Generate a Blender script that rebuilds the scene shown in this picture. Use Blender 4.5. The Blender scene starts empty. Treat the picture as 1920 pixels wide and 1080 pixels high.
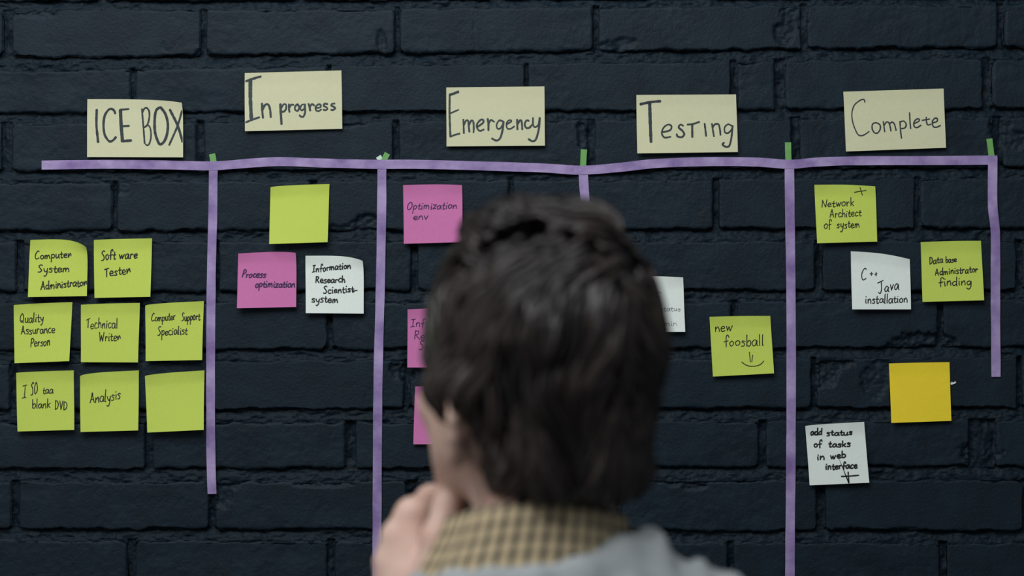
import bpy, math, random
import numpy as np
from mathutils import Vector, Matrix
SC = bpy.context.scene
COL = SC.collection
random.seed(7)

# ------------------------------------------------------------------ camera
D, ZC = 2.40, 1.60                    # camera distance to the wall face, eye height
LENS = 65.0
FPX = LENS / 36.0 * 1920.0
cam = bpy.data.cameras.new('camera'); cam.lens = LENS; cam.sensor_width = 36
cam.dof.use_dof = True; cam.dof.focus_distance = D; cam.dof.aperture_fstop = 2.7
cam.clip_start = .05
co = bpy.data.objects.new('camera', cam); COL.objects.link(co)
co.location = (0, -D, ZC); co.rotation_euler = (math.pi/2, 0, 0)
SC.camera = co

# ------------------------------------------------------------------ world, lights, exposure
SC.view_settings.view_transform = 'Standard'
SC.view_settings.look = 'None'
SC.view_settings.gamma = 1
SC.view_settings.use_curve_mapping = False
SC.view_settings.exposure = -0.08
W = bpy.data.worlds.new('world'); SC.world = W; W.use_nodes = True
bg = W.node_tree.nodes['Background']
bg.inputs[0].default_value = (.84, .93, 1.0, 1); bg.inputs[1].default_value = .15
def area(name, loc, target, sx, sy, power, colour):
    l = bpy.data.lights.new(name, 'AREA'); l.shape = 'RECTANGLE'; l.size = sx; l.size_y = sy
    l.energy = power; l.color = colour
    o = bpy.data.objects.new(name, l); COL.objects.link(o); o.location = loc
    o.rotation_euler = (Vector(target) - Vector(loc)).to_track_quat('-Z', 'Y').to_euler()
area('window_light', (-.50, -1.55, 3.10), (0.05, 0, 1.75), 1.7, 1.1, 44, (.96, .985, 1.0))
area('side_window_light', (-2.4, -1.9, 1.8), (0, -.7, 1.45), 1.0, 1.4, 8, (1.0, .96, .91))

# ------------------------------------------------------------------ helpers
def at(px, py, y=0.0):
    "point at depth y (wall face is y = 0, towards the room negative)"
    return ((px-960)/FPX*(D+y), y, ZC-(py-540)/FPX*(D+y))

def lin(r, g, b):
    f = lambda c: ((c/255+.055)/1.055)**2.4 if c > 10.3 else c/255/12.92
    return (f(r), f(g), f(b))

def tag(o, label=None, cat=None, group=None, kind=None):
    if label: o['label'] = label
    if cat: o['category'] = cat
    if group: o['group'] = group
    if kind: o['kind'] = kind
    return o

def empty(name, loc=(0, 0, 0)):
    o = bpy.data.objects.new(name, None); COL.objects.link(o); o.location = loc
    o.empty_display_size = .05
    return o

def mesh_obj(name, verts, faces, mat=None, parent=None, smooth=True, origin=None, uvs=None):
    v = np.asarray(verts, dtype=np.float32).reshape(-1, 3)
    if origin is None and parent is None: origin = tuple(v.mean(0))
    if origin is not None: v = v - np.asarray(origin, dtype=np.float32)
    me = bpy.data.meshes.new(name)
    if isinstance(faces, np.ndarray):
        n, k = faces.shape
        me.vertices.add(len(v)); me.vertices.foreach_set('co', v.ravel())
        me.loops.add(n*k); me.loops.foreach_set('vertex_index', faces.astype(np.int32).ravel())
        me.polygons.add(n); me.polygons.foreach_set('loop_start', np.arange(0, n*k, k, dtype=np.int32))
        me.update(calc_edges=True)
    else:
        me.from_pydata([tuple(map(float, p)) for p in v], [], faces)
    if smooth: me.polygons.foreach_set('use_smooth', np.ones(len(me.polygons), dtype=bool))
    if uvs is not None:
        ul = me.uv_layers.new(name='UVMap')
        li = np.empty(len(me.loops), dtype=np.int32); me.loops.foreach_get('vertex_index', li)
        ul.data.foreach_set('uv', np.asarray(uvs, dtype=np.float32)[li].ravel())
    me.validate(); me.update()
    if mat: me.materials.append(mat)
    o = bpy.data.objects.new(name, me); COL.objects.link(o)
    if parent: o.parent = parent
    if origin is not None: o.location = origin
    return o

def place(o, p):       # parent keeping world coordinates (parents are never rotated)
    l = o.location.copy(); o.parent = p; w = Vector((0, 0, 0)); q = p
    while q: w += q.location; q = q.parent
    o.location = l - w

def hash3(ix, iy, iz):
    n = (ix.astype(np.int64)*374761393 + iy.astype(np.int64)*668265263 + iz.astype(np.int64)*2147483647) & 0xffffffff
    n = ((n ^ (n >> 13))*1274126177) & 0xffffffff
    n = (n ^ (n >> 16)) & 0xffffffff
    n = (n*2246822519) & 0xffffffff
    return ((n >> 8) & 0xffff)/32767.5 - 1.0

def noise2(x, y, seed=0):
    x = np.asarray(x, float); y = np.asarray(y, float)
    ix = np.floor(x); iy = np.floor(y); fx = x-ix; fy = y-iy
    ux = fx*fx*(3-2*fx); uy = fy*fy*(3-2*fy); s = np.full(ix.shape, seed)
    a = hash3(ix, iy, s); b = hash3(ix+1, iy, s); c = hash3(ix, iy+1, s); d = hash3(ix+1, iy+1, s)
    return (a*(1-ux)+b*ux)*(1-uy) + (c*(1-ux)+d*ux)*uy

def fbm2(x, y, seed=0, o=3):
    t = 0; a = 1; n = 0
    for i in range(o):
        t = t + a*noise2(x*2**i+17.3*i, y*2**i-9.1*i, seed+i); n += a; a *= .5
    return t/n

# ------------------------------------------------------------------ materials
def mat(name, colour, rough=.6, spec=.5):
    m = bpy.data.materials.new(name); m.use_nodes = True
    b = m.node_tree.nodes['Principled BSDF']
    b.inputs['Base Color'].default_value = (*colour, 1)
    b.inputs['Roughness'].default_value = rough
    b.inputs['Specular IOR Level'].default_value = spec
    return m, m.node_tree, b

def add_bump(nt, b, layers, dist=.001, coord='Object'):
    "layers: list of (scale, weight, detail); coordinates in metres"
    tc = nt.nodes.new('ShaderNodeTexCoord') if coord != 'Position' else nt.nodes.new('ShaderNodeNewGeometry')
    last = None
    for sc, wgt, det in layers:
        n = nt.nodes.new('ShaderNodeTexNoise'); n.inputs['Scale'].default_value = sc; n.inputs['Detail'].default_value = det
        nt.links.new(tc.outputs[coord], n.inputs['Vector'])
        mu = nt.nodes.new('ShaderNodeMath'); mu.operation = 'MULTIPLY'; mu.inputs[1].default_value = wgt
        nt.links.new(n.outputs['Fac'], mu.inputs[0])
        if last is None: last = mu
        else:
            ad = nt.nodes.new('ShaderNodeMath'); ad.operation = 'ADD'
            nt.links.new(last.outputs[0], ad.inputs[0]); nt.links.new(mu.outputs[0], ad.inputs[1]); last = ad
    bp = nt.nodes.new('ShaderNodeBump'); bp.inputs['Distance'].default_value = dist
    bp.inputs['Strength'].default_value = 1
    nt.links.new(last.outputs[0], bp.inputs['Height']); nt.links.new(bp.outputs[0], b.inputs['Normal'])
    return tc

def colour_noise(nt, b, c1, c2, scale, coord='Position', detail=3, lo=.35, hi=.65):
    tc = nt.nodes.new('ShaderNodeNewGeometry') if coord == 'Position' else nt.nodes.new('ShaderNodeTexCoord')
    n = nt.nodes.new('ShaderNodeTexNoise'); n.inputs['Scale'].default_value = scale; n.inputs['Detail'].default_value = detail
    nt.links.new(tc.outputs[coord], n.inputs['Vector'])
    r = nt.nodes.new('ShaderNodeValToRGB')
    r.color_ramp.elements[0].position = lo; r.color_ramp.elements[0].color = (*c1, 1)
    r.color_ramp.elements[1].position = hi; r.color_ramp.elements[1].color = (*c2, 1)
    nt.links.new(n.outputs['Fac'], r.inputs['Fac']); nt.links.new(r.outputs[0], b.inputs['Base Color'])
    return r

PAINT = (.0070, .0168, .0264)
m_brick, nt, b = mat('painted_brick', PAINT, .60, .22)
colour_noise(nt, b, tuple(c*.82 for c in PAINT), tuple(c*1.15 for c in PAINT), 22)
add_bump(nt, b, [(900, .35, 2), (260, .55, 3), (60, .8, 3)], .0011, 'Position')
m_mortar, nt, b = mat('painted_mortar', tuple(c*.86 for c in PAINT), .60, .16)
add_bump(nt, b, [(700, .4, 3), (240, .6, 3)], .0012, 'Position')

PAPER = {}
def paper(name, c):
    m, nt, b = mat(name, c, .85, .25)
    colour_noise(nt, b, tuple(x*.98 for x in c), tuple(min(1, x*1.015) for x in c), 300)
    add_bump(nt, b, [(1500, .4, 2), (40, 1.2, 1)], .0003, 'Position')
    PAPER[name] = m
K = 1/.74
def alb(r, g, b): return tuple(min(.92, c*K) for c in lin(r, g, b))
paper('green', alb(172, 189, 82)); paper('pink', alb(180, 104, 152)); paper('white', alb(203, 211, 205))
paper('cream', alb(184, 184, 152)); paper('yellow', alb(224, 192, 46))
m_ink, nt, b = mat('black_ink', lin(30, 36, 34), .6, .3)
m_marker, nt, b = mat('grey_marker', lin(58, 68, 70), .6, .3)
m_marker_dark, nt, b = mat('dark_marker', lin(50, 59, 62), .6, .3)
m_purple_ink, nt, b = mat('purple_ink', lin(66, 34, 84), .6, .3)
m_grey_ink, nt, b = mat('thin_grey_ink', lin(96, 104, 104), .6, .3)

m_tape, nt, b = mat('purple_tape', alb(140, 118, 164), .32, .5)
colour_noise(nt, b, alb(112, 92, 140), alb(164, 148, 186), 26, detail=4, lo=.32, hi=.74)
add_bump(nt, b, [(25, 1.6, 1), (160, .5, 2)], .0008, 'Position')
m_green_tape, nt, b = mat('green_tape', alb(98, 148, 82), .45, .4)
add_bump(nt, b, [(80, 1, 1)], .0006, 'Position')
m_light_tape, nt, b = mat('pale_green_tape', alb(185, 205, 190), .45, .4)
m_white, nt, b = mat('white_paint', (.78, .80, .80), .6, .3)

# ------------------------------------------------------------------ the brick wall
# rows: (top at x=0, top at x=1920, bottom at x=0, bottom at x=1920, [joint centre, joint width] ...), in mm-like photo units of the wall face
ROWS = {
 0: (-92, -100, 2, -8, [(190, 12), (560, 10), (925, 12), (1310, 12), (1690, 12)]),
 1: (21, 7, 107, 87, [(14, 18), (381, 10), (745, 9), (1118, 11), (1508, 12), (1878, 14)]),
 2: (132, 108, 212, 203, [(249, 8), (616, 8), (987, 8), (1376, 13), (1463, 20), (1852, 18)]),
 3: (231, 220, 320, 312, [(12, 18), (375, 15), (742, 12), (1109, 14), (1492, 18), (1872, 18)]),
 4: (343, 333, 433, 427, [(215, 9), (588, 12), (958, 9), (1343, 12), (1721, 12)]),
 5: (453, 452, 546, 543, [(36, 14), (403, 14), (777, 12), (1155, 12), (1536, 15), (1912, 14)]),
 6: (568, 564, 656, 650, [(262, 12), (618, 11), (1000, 12), (1377, 12), (1764, 12)]),
 7: (680, 670, 767, 764, [(24, 12), (395, 12), (763, 12), (1145, 12), (1527, 11), (1912, 10)]),
 8: (795, 788, 880, 874, [(279, 14), (657, 20), (1035, 12), (1430, 14), (1843, 50)]),
 9: (904, 902, 992, 996, [(28, 15), (397, 12), (772, 20), (1160, 12), (1540, 18), (1925, 14)]),
 10: (1013, 1019, 1102, 1104, [(246, 16), (620, 14), (1000, 12), (1370, 12), (1769, 14)]),
}
for r in range(11, 17):
    y = 1126+(r-11)*112.5
    ROWS[r] = (y, y+2, y+89, y+91, [(20+(0 if r % 2 else 225)+375*i+random.uniform(-8, 8), 12) for i in range(5)])
for r in range(-1, -6, -1):
    y = -205+(r+1)*112.5
    ROWS[r] = (y, y-4, y+90, y+86, [(10+(0 if r % 2 else 225)+372*i+random.uniform(-8, 8), 12) for i in range(5)])
def ry(r, x, bottom=False):
    a, b_, c, d = ROWS[r][:4]; t = x/1920
    return (c+(d-c)*t) if bottom else (a+(b_-a)*t)

PX = D/FPX             # metres per photo unit on the wall
# broken places on the brick faces: (x, y, rx, ry, depth mm)
CHIPS = [(1490, 30, 24, 34, 5), (1470, 62, 20, 22, 5), (715, 78, 9, 24, 3.5), (1735, 640, 62, 16, 6), (1700, 652, 50, 9, 5),
 (1548, 700, 24, 30, 6), (1575, 678, 26, 12, 5), (1640, 715, 26, 34, 4), (1655, 690, 22, 16, 4), (740, 690, 10, 16, 5), (762, 700, 16, 16, 6),
 (690, 420, 30, 18, 5), (640, 432, 40, 10, 4), (1838, 850, 36, 24, 5), (1400, 112, 24, 10, 5), (1140, 92, 26, 14, 4), (1170, 80, 24, 10, 3),
 (1195, 5, 32, 10, 5), (1230, 1, 26, 8, 4), (1095, 250, 12, 30, 5), (415, 925, 24, 26, 4), (432, 905, 16, 14, 4), (785, 915, 14, 20, 5), (240, 545, 40, 12, 4),
 (1875, 240, 22, 26, 4), (1900, 262, 30, 18, 4), (60, 25, 46, 8, 4), (20, 110, 18, 14, 4), (380, 105, 18, 12, 4), (255, 128, 20, 8, 4),
 (1270, 905, 26, 6, 4), (1300, 912, 22, 7, 4), (1810, 660, 40, 9, 3), (700, 215, 60, 8, 4), (660, 228, 30, 10, 4), (120, 545, 30, 10, 4),
 (230, 352, 16, 14, 3), (1560, 330, 60, 8, 3), (1180, 1000, 30, 9, 3), (1600, 1000, 60, 10, 4), (1700, 998, 40, 10, 3), (880, 905, 60, 8, 4), (610, 908, 60, 6, 3)]
def chip_depth(px, py):
    t = np.zeros_like(px)
    for x, y, rx, r_y, dm in CHIPS:
        q = ((px-x)/rx)**2 + ((py-y)/r_y)**2
        m = q < 2.2
        if m.any():
            n = 1+.5*fbm2(px[m]/7, py[m]/7, 5, 2)
            t[m] = np.maximum(t[m], dm*.0013*np.clip((1.15-q[m]*n)*2.6, 0, 1)*(.75+.45*fbm2(px[m]/6, py[m]/4, 8, 2)))
    # ring shaped dimple and small pits
    r = np.hypot(px-315, (py-86)*1.05)
    t += .0012*np.exp(-((r-10)/2.2)**2)*(py > 80)
    for x, y in [(80, 62), (92, 68), (122, 95), (147, 105), (248, 88), (258, 94), (272, 93), (272, 74), (520, 55), (625, 45), (670, 103), (290, 408), (300, 402), (535, 602), (528, 592)]:
        r = np.hypot(px-x, py-y); t += .0014*np.exp(-(r/2.6)**2)
    # hairline crack in the brick to the left of centre, top course
    cx = 886 + 5*(py-40)/60 + 1.6*np.sin(py/6.0)
    t += .0016*np.exp(-((px-cx)/1.1)**2)*((py > 40) & (py < 101))
    return t

wall = mesh_obj('wall_back', [(x, y, z) for y in (.045, .22) for z in (0, 2.75) for x in (-2.2, 2.2)],
                [(0, 1, 3, 2), (4, 6, 7, 5), (0, 2, 6, 4), (1, 5, 7, 3), (2, 3, 7, 6), (0, 4, 5, 1)], m_mortar, smooth=False, origin=(0, .13, 0))
tag(wall, 'dark blue-black painted brick wall', kind='structure')

def axis_steps(L, step):
    e = [0, .0006, .0013, .0022, .0034]
    e = [v for v in e if v < L*.4]
    n = max(1, int(round((L-2*e[-1])/step)))
    mid = list(np.linspace(e[-1], L-e[-1], n+1))[1:-1]
    return np.array(e+mid+[L-v for v in reversed(e)])

def make_brick(x0, x1, r, seed, fine):
    y0 = (ry(r, x0)+ry(r, x1))/2; y1 = (ry(r, x0, True)+ry(r, x1, True))/2
    Lx = (x1-x0)*PX; Lz = (y1-y0)*PX
    step = .0021 if fine else .016
    U = axis_steps(Lx, step); V = axis_steps(Lz, step)
    u, v = np.meshgrid(U, V, indexing='ij')
    nu, nv = u.shape
    edge = np.minimum(np.minimum(u, Lx-u), np.minimum(v, Lz-v))
    # rounded corners
    rad = .0045+.008*random.random()**1.5
    p = u-Lx/2; q = v-Lz/2
    qx = np.maximum(np.abs(p)-(Lx/2-rad), 0); qz = np.maximum(np.abs(q)-(Lz/2-rad), 0)
    L = np.hypot(qx, qz); k = np.where(L > rad, rad/np.maximum(L, 1e-9), 1)
    p = np.where(qx > 0, np.sign(p)*(Lx/2-rad+qx*k), p); q = np.where(qz > 0, np.sign(q)*(Lz/2-rad+qz*k), q)
    px = (x0+x1)/2+p/PX
    t = px/1920
    top = ry(r, px); bot = ry(r, px, True)
    py = (top+bot)/2+q/Lz*(bot-top)
    # ragged outline
    w = np.exp(-edge/.006)
    jx = (fbm2(px/22, py/22, seed, 2)*1.7+fbm2(px/6, py/6, seed+3, 2)*.9)*w
    jy = (fbm2(px/26, py/22, seed+9, 2)*4.6+fbm2(px/6, py/6, seed+12, 2)*1.7)*w
    px = px+jx; py = py+jy
    rr = .0030+.0012*random.random()
    ee = np.clip(rr-edge, 0, rr)
    y = rr*(1-np.sqrt(np.maximum(0, 1-(ee/rr)**2)))
    y = y+.0010*fbm2(px/55, py/40, seed+20, 2)*1.0+.0006*fbm2(px/9, py/9, seed+30, 3)+random.uniform(-.0006, .0012)
    y = y+(px-(x0+x1)/2)/(x1-x0)*random.uniform(-.0012, .0012)+(py-(y0+y1)/2)/(y1-y0)*random.uniform(-.0012, .0012)
    if fine: y = y+chip_depth(px, py)
    y = np.clip(y, .0002, .016)
    X = (px-960)*PX; Z = ZC-(py-540)*PX
    vs = np.stack([X, y, Z], -1).reshape(-1, 3)
    idx = np.arange(nu*nv).reshape(nu, nv)
    f = np.stack([idx[:-1, :-1], idx[:-1, 1:], idx[1:, 1:], idx[1:, :-1]], -1).reshape(-1, 4)[:, ::-1]
    rim = np.concatenate([idx[:, 0], idx[-1, 1:], idx[-2::-1, -1], idx[0, -2:0:-1]])
    back = vs[rim].copy(); back[:, 1] = .048
    b0 = len(vs); n = len(rim); a = np.arange(n); bn = (a+1) % n
    sides = np.stack([rim[a], rim[bn], b0+bn, b0+a], -1)
    vs = np.concatenate([vs, back])
    cx = ((x0+x1)/2-960)*PX; cz = ZC-((y0+y1)/2-540)*PX
    # faces must look towards -y
    a_, b_, c_ = vs[f[0][0]], vs[f[0][1]], vs[f[0][2]]
    if np.cross(b_-a_, c_-a_)[1] > 0: f = f[:, ::-1]
    else: sides = sides
    return vs, np.concatenate([f, sides]), (cx, .02, cz)

seed = 100
joints = []              # (row, x, width)
XL, XR = -980, 2900
for r in sorted(ROWS):
    js = list(ROWS[r][4])
    while js[0][0] > XL: js.insert(0, (js[0][0]-373+random.uniform(-7, 7), 12))
    while js[-1][0] < XR: js.append((js[-1][0]+375+random.uniform(-7, 7), 12))
    ROWS[r] = (*ROWS[r][:4], js)
    for (xa, wa), (xb, wb) in zip(js[:-1], js[1:]):
        x0 = xa+wa/2; x1 = xb-wb/2
        fine = x1 > -60 and x0 < 1980 and -1 <= r <= 10
        vs, fs, org = make_brick(x0, x1, r, seed, fine); seed += 7
        o = mesh_obj('brick', vs, fs, m_brick, origin=org)
        place(o, wall)

# the courses above and below, never in view from here: one joined part
V = []; Fc = []
def box(V, Fc, x0, x1, y0, y1, z0, z1):
    b0 = len(V)
    V += [(x, y, z) for z in (z0, z1) for y in (y0, y1) for x in (x0, x1)]
    Fc += [tuple(b0+i for i in q) for q in ((0, 1, 5, 4), (2, 6, 7, 3), (0, 4, 6, 2), (1, 3, 7, 5), (4, 5, 7, 6), (0, 2, 3, 1))]
ztop = ZC-(ry(-5, 960)-540)*PX; zbot = ZC-(ry(16, 960, True)-540)*PX
def course(z, k):
    x = -2.19-(.13 if k % 2 else 0)
    while x < 2.19:
        box(V, Fc, max(x, -2.2)+.004, min(x+.258, 2.2)-.004, .0015, .046, z, z+.062); x += .258
for r in ROWS:                                   # the same courses carried on to both ends of the wall
    js = ROWS[r][4]
    for xs, sg in ((js[0][0], -1), (js[-1][0], 1)):
        x = (xs-960)*PX; zz0 = ZC-(ry(r, xs, True)-540)*PX; zz1 = ZC-(ry(r, xs)-540)*PX
        while abs(x) < 2.19:
            xe = max(-2.2, min(2.2, x+sg*.258))
            box(V, Fc, min(x, xe)+.004, max(x, xe)-.004, .0015, .046, zz0, zz1); x += sg*.258
z = ztop+.017; k = 0
while z+.062 < 2.75: course(z, k); z += .078; k += 1
z = zbot-.017-.062; k = 0
while z > 0.0: course(z, k); z -= .078; k += 1
tag(mesh_obj('brickwork', V, Fc, m_brick, wall, smooth=False), 'more courses of the same painted bricks', kind='stuff')
for o in wall.children:
    if o.name.startswith('brickwork'): o.location = -wall.location

# mortar bed: a rough height field that shows in the joints
def build_mortar():
    def axis(a, b_, fa, fb, step):
        return np.concatenate([np.arange(a, fa, .012), np.arange(fa, fb, step), np.arange(fb, b_+.012, .012)])
    xs = axis(-1.33, 1.34, -.70, .70, .0017); zs = axis(zbot-.02, ztop+.02, 1.19, 2.01, .0013)
    X, Z = np.meshgrid(xs, zs, indexing='ij')
    px = X/PX+960; py = 540-(Z-ZC)/PX
    inside = np.full(X.shape, -9.0)        # >0 when inside a brick (metres to its edge)
    under = np.full(X.shape, 9.0)          # distance below the brick above
    vert = np.full(X.shape, 99.0)
    for r in ROWS:
        T = ry(r, px); B = ry(r, px, True)
        inrow = (py > T-3) & (py < B+3)
        dxm = np.full(X.shape, 999.0)
        for jx, w in ROWS[r][4]:
            dxm = np.minimum(dxm, np.abs(px-jx)-w/2)
        d = np.minimum(np.minimum(py-T, B-py), dxm)*PX
        inside = np.maximum(inside, np.where(inrow, d, -9))
        vert = np.where(inrow, dxm, vert)
        ub = (py-B)*PX
        under = np.where((ub > -.003) & (ub < .02), np.minimum(under, ub), under)
    n = .0046*fbm2(px/44, py/16, 900, 3)+.0024*fbm2(px/11, py/6, 920, 3)+.0009*fbm2(px/3, py/2.4, 940, 2)
    rid = 1-np.abs(fbm2(px/13, py/7, 960, 2))*2.2
    y = .0080-.0050*np.clip(under/.014, 0, 1)*(under < .02)-.002*(under > .02)+n-.0010*np.clip(rid, 0, 1)
    y += .0042*np.exp(-np.maximum(under, 0)/.0022)*(under < .02)*(.6+.6*fbm2(px/45, py*0, 980, 2))
    y = np.where(vert < 0, .0084+.0052*fbm2(px/14, py/26, 990, 3)+.0008*fbm2(px/4, py/4, 993, 2), y)
    y = np.clip(y, .0008, .017)
    idx = np.arange(X.size).reshape(X.shape)
    keep = ~((inside[:-1, :-1] > .0042) & (inside[1:, :-1] > .0042) & (inside[1:, 1:] > .0042) & (inside[:-1, 1:] > .0042))
    cp = (chip_depth(px.ravel(), py.ravel()).reshape(px.shape) > .001)
    keep |= cp[:-1, :-1]
    y = np.where((inside > .004), np.maximum(y, .0078), y)
    f = np.stack([idx[:-1, :-1], idx[1:, :-1], idx[1:, 1:], idx[:-1, 1:]], -1)[keep]
    used = np.zeros(X.size, bool); used[f.ravel()] = True
    rem = np.cumsum(used)-1
    vs = np.stack([X, y, Z], -1).reshape(-1, 3)[used]
    o = mesh_obj('mortar', vs, rem[f], m_mortar, origin=(0, .01, 1.6))
    tag(o, 'rough painted mortar in the brick joints', kind='stuff')
    place(o, wall)
build_mortar()
tag(mesh_obj('paint_chip', *(lambda: (
    [at(px, py, yy) for yy in (-.0006, .0006) for px, py in ((1782, 719), (1784, 716), (1788, 717), (1791, 715), (1793, 716.5), (1791, 719), (1787, 720.5), (1783, 721.5))],
    [(0, 1, 2, 3, 4, 5, 6, 7), tuple(range(15, 7, -1))]+[(i, 8+i, 8+(i+1) % 8, (i+1) % 8) for i in range(8)]))(), m_white, smooth=False),
    'tiny white scrap on the brick right of the orange-yellow note', 'scrap')

m_floor, nt, b = mat('concrete_floor', (.16, .15, .14), .6, .4)
colour_noise(nt, b, (.12, .115, .11), (.19, .18, .17), 3)
tag(mesh_obj('floor', [(-2.2, -4.2, 0), (2.2, -4.2, 0), (2.2, .22, 0), (-2.2, .22, 0), (-2.2, -4.2, -.1), (2.2, -4.2, -.1), (2.2, .22, -.1), (-2.2, .22, -.1)],
    [(0, 1, 2, 3), (7, 6, 5, 4), (0, 4, 5, 1), (1, 5, 6, 2), (2, 6, 7, 3), (3, 7, 4, 0)], m_floor, smooth=False), 'grey concrete floor', kind='structure')

# ------------------------------------------------------------------ handwriting
G = {
'a': (.95, [[(.8, .85), (.4, 1), (.05, .55), (.2, .03), (.55, .15), (.8, .9)], [(.8, .9), (.8, .2), (.97, .02)]]),
'b': (.85, [[(.1, 1.9), (.14, 0)], [(.12, .6), (.5, .95), (.78, .55), (.6, .05), (.14, .05)]]),
'c': (.8, [[(.72, .85), (.4, 1), (.05, .5), (.3, .0), (.78, .15)]]),
'd': (.92, [[(.75, .8), (.35, .95), (.05, .45), (.3, 0), (.72, .35)], [(.74, 1.95), (.76, .15), (.9, 0)]]),
'e': (.82, [[(.08, .45), (.65, .6), (.6, .93), (.28, .95), (.05, .5), (.3, .0), (.8, .18)]]),
'f': (.75, [[(.78, 1.55), (.6, 1.95), (.32, 1.6), (.32, -.15)], [(0, .75), (.7, .95)]]),
'g': (.85, [[(.75, .85), (.35, 1), (.05, .55), (.3, .1), (.7, .45), (.76, .9)], [(.76, .9), (.78, -.4), (.45, -.9), (.1, -.6)]]),
'h': (.85, [[(.1, 1.9), (.12, 0)], [(.12, .5), (.45, .98), (.68, .6), (.75, 0)]]),
'i': (.42, [[(.15, .95), (.2, .1), (.3, 0)], [(.16, 1.38), (.2, 1.5)]]),
'k': (.85, [[(.1, 1.9), (.12, 0)], [(.7, 1), (.16, .45)], [(.25, .5), (.75, 0)]]),
'l': (.4, [[(.15, 1.95), (.15, .1), (.28, 0)]]),
'm': (1.3, [[(.08, .95), (.1, 0)], [(.1, .6), (.38, .98), (.52, .6), (.54, .05)], [(.54, .6), (.85, .98), (1.05, .55), (1.12, 0)]]),
'n': (.9, [[(.1, .95), (.12, 0)], [(.12, .5), (.5, 1), (.7, .6), (.78, 0)]]),
'o': (.85, [[(.4, 1), (.05, .6), (.25, .02), (.65, .2), (.7, .75), (.4, 1)]]),
'p': (.85, [[(.1, 1), (.12, -.95)], [(.1, .75), (.5, 1), (.75, .6), (.5, .08), (.12, .2)]]),
'r': (.7, [[(.1, .95), (.14, 0)], [(.12, .5), (.35, .95), (.62, .85)]]),
'~': (.85, [[(.08, .95), (.14, 0)], [(.14, .15), (.5, 1), (.66, .8), (.74, .35)]]),
's': (.75, [[(.68, .9), (.35, 1), (.12, .75), (.55, .45), (.5, .05), (.05, .05)]]),
't': (.65, [[(.28, 1.5), (.28, .2), (.45, 0), (.68, .15)], [(.0, .9), (.6, .95)]]),
'u': (.9, [[(.1, .95), (.12, .2), (.35, 0), (.65, .3), (.72, .95)], [(.72, .95), (.74, .15), (.9, 0)]]),
'v': (.8, [[(.08, .95), (.38, 0)], [(.38, 0), (.72, 1)]]),
'w': (1.15, [[(.08, .95), (.3, 0)], [(.3, 0), (.55, .8)], [(.55, .8), (.75, 0)], [(.75, 0), (1.05, 1)]]),
'y': (.85, [[(.1, .95), (.2, .35), (.45, .2), (.7, .5)], [(.76, .98), (.62, -.3), (.35, -.9), (.1, -.75)]]),
'z': (.8, [[(.08, .92), (.68, .98)], [(.68, .98), (.08, .02)], [(.08, .02), (.75, .08)]]),
'A': (1.15, [[(.5, 1.9), (.3, 1.0), (.08, 0)], [(.5, 1.9), (.72, 1), (1.0, .05)], [(.18, .62), (.9, .68)]]),
'C': (1.05, [[(.85, 1.75), (.6, 1.95), (.2, 1.4), (.08, .6), (.35, .02), (.95, .3)]]),
'D': (1.05, [[(.15, 1.9), (.2, 0)], [(.05, 1.8), (.6, 1.7), (.9, 1.0), (.7, .25), (.2, 0)]]),
'I': (.8, [[(.4, 1.8), (.36, .1)], [(.05, 1.75), (.75, 1.9)], [(.0, .0), (.7, .15)]]),
'J': (.9, [[(.5, 1.85), (.6, .6), (.4, -.02), (.15, .2)], [(0, 1.55), (.8, 1.9)]]),
'N': (1.15, [[(.1, 0), (.12, 1.8)], [(.12, 1.8), (.85, .05)], [(.85, .05), (1.0, 1.9)]]),
'O': (1.15, [[(.5, 1.9), (.12, 1.3), (.15, .4), (.5, .02), (.9, .6), (.9, 1.5), (.5, 1.9)]]),
'P': (.95, [[(.2, 1.85), (.12, 0)], [(.1, 1.6), (.5, 1.95), (.85, 1.5), (.6, .95), (.18, .85)]]),
'Q': (1.15, [[(.5, 1.85), (.12, 1.3), (.15, .5), (.5, .15), (.85, .6), (.85, 1.5), (.5, 1.85)], [(.5, .5), (1.0, -.05)]]),
'R': (1.05, [[(.15, 1.9), (.12, 0)], [(.12, 1.7), (.6, 1.8), (.7, 1.3), (.2, .85)], [(.25, .9), (.95, 0)]]),
'S': (.95, [[(.85, 1.75), (.5, 1.95), (.2, 1.5), (.55, 1.0), (.75, .5), (.5, .02), (.08, .05)]]),
'T': (1.0, [[(0, 1.6), (.9, 1.95)], [(.45, 1.75), (.52, 0)]]),
'V': (1.0, [[(.08, 1.8), (.45, 0)], [(.45, 0), (.9, 1.8)]]),
'W': (1.4, [[(.08, 1.9), (.35, 0)], [(.35, 0), (.65, 1.2)], [(.65, 1.2), (.9, 0)], [(.9, 0), (1.25, 1.9)]]),
'+': (1.0, [[(.1, .75), (.9, .85)], [(.5, 1.3), (.55, .3)]]),
}
def catmull(P, step=.5):
    P = np.array(P, float)
    if len(P) == 2:
        n = max(2, int(np.hypot(*(P[1]-P[0]))/step)+1)
        return P[0]+(P[1]-P[0])*np.linspace(0, 1, n)[:, None]
    closed = np.allclose(P[0], P[-1])
    Q = np.vstack([P[-2] if closed else 2*P[0]-P[1], P, P[1] if closed else 2*P[-1]-P[-2]])
    out = []
    for i in range(1, len(Q)-2):
        n = max(3, int(np.hypot(*(Q[i+1]-Q[i]))/step)+1)
        t = np.linspace(0, 1, n, endpoint=False)[:, None]
        out.append(.5*((2*Q[i])+(-Q[i-1]+Q[i+1])*t+(2*Q[i-1]-5*Q[i]+4*Q[i+1]-Q[i+2])*t*t+(-Q[i-1]+3*Q[i]-3*Q[i+1]+Q[i+2])*t**3))
    out.append(Q[-2][None]); return np.vstack(out)

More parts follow.
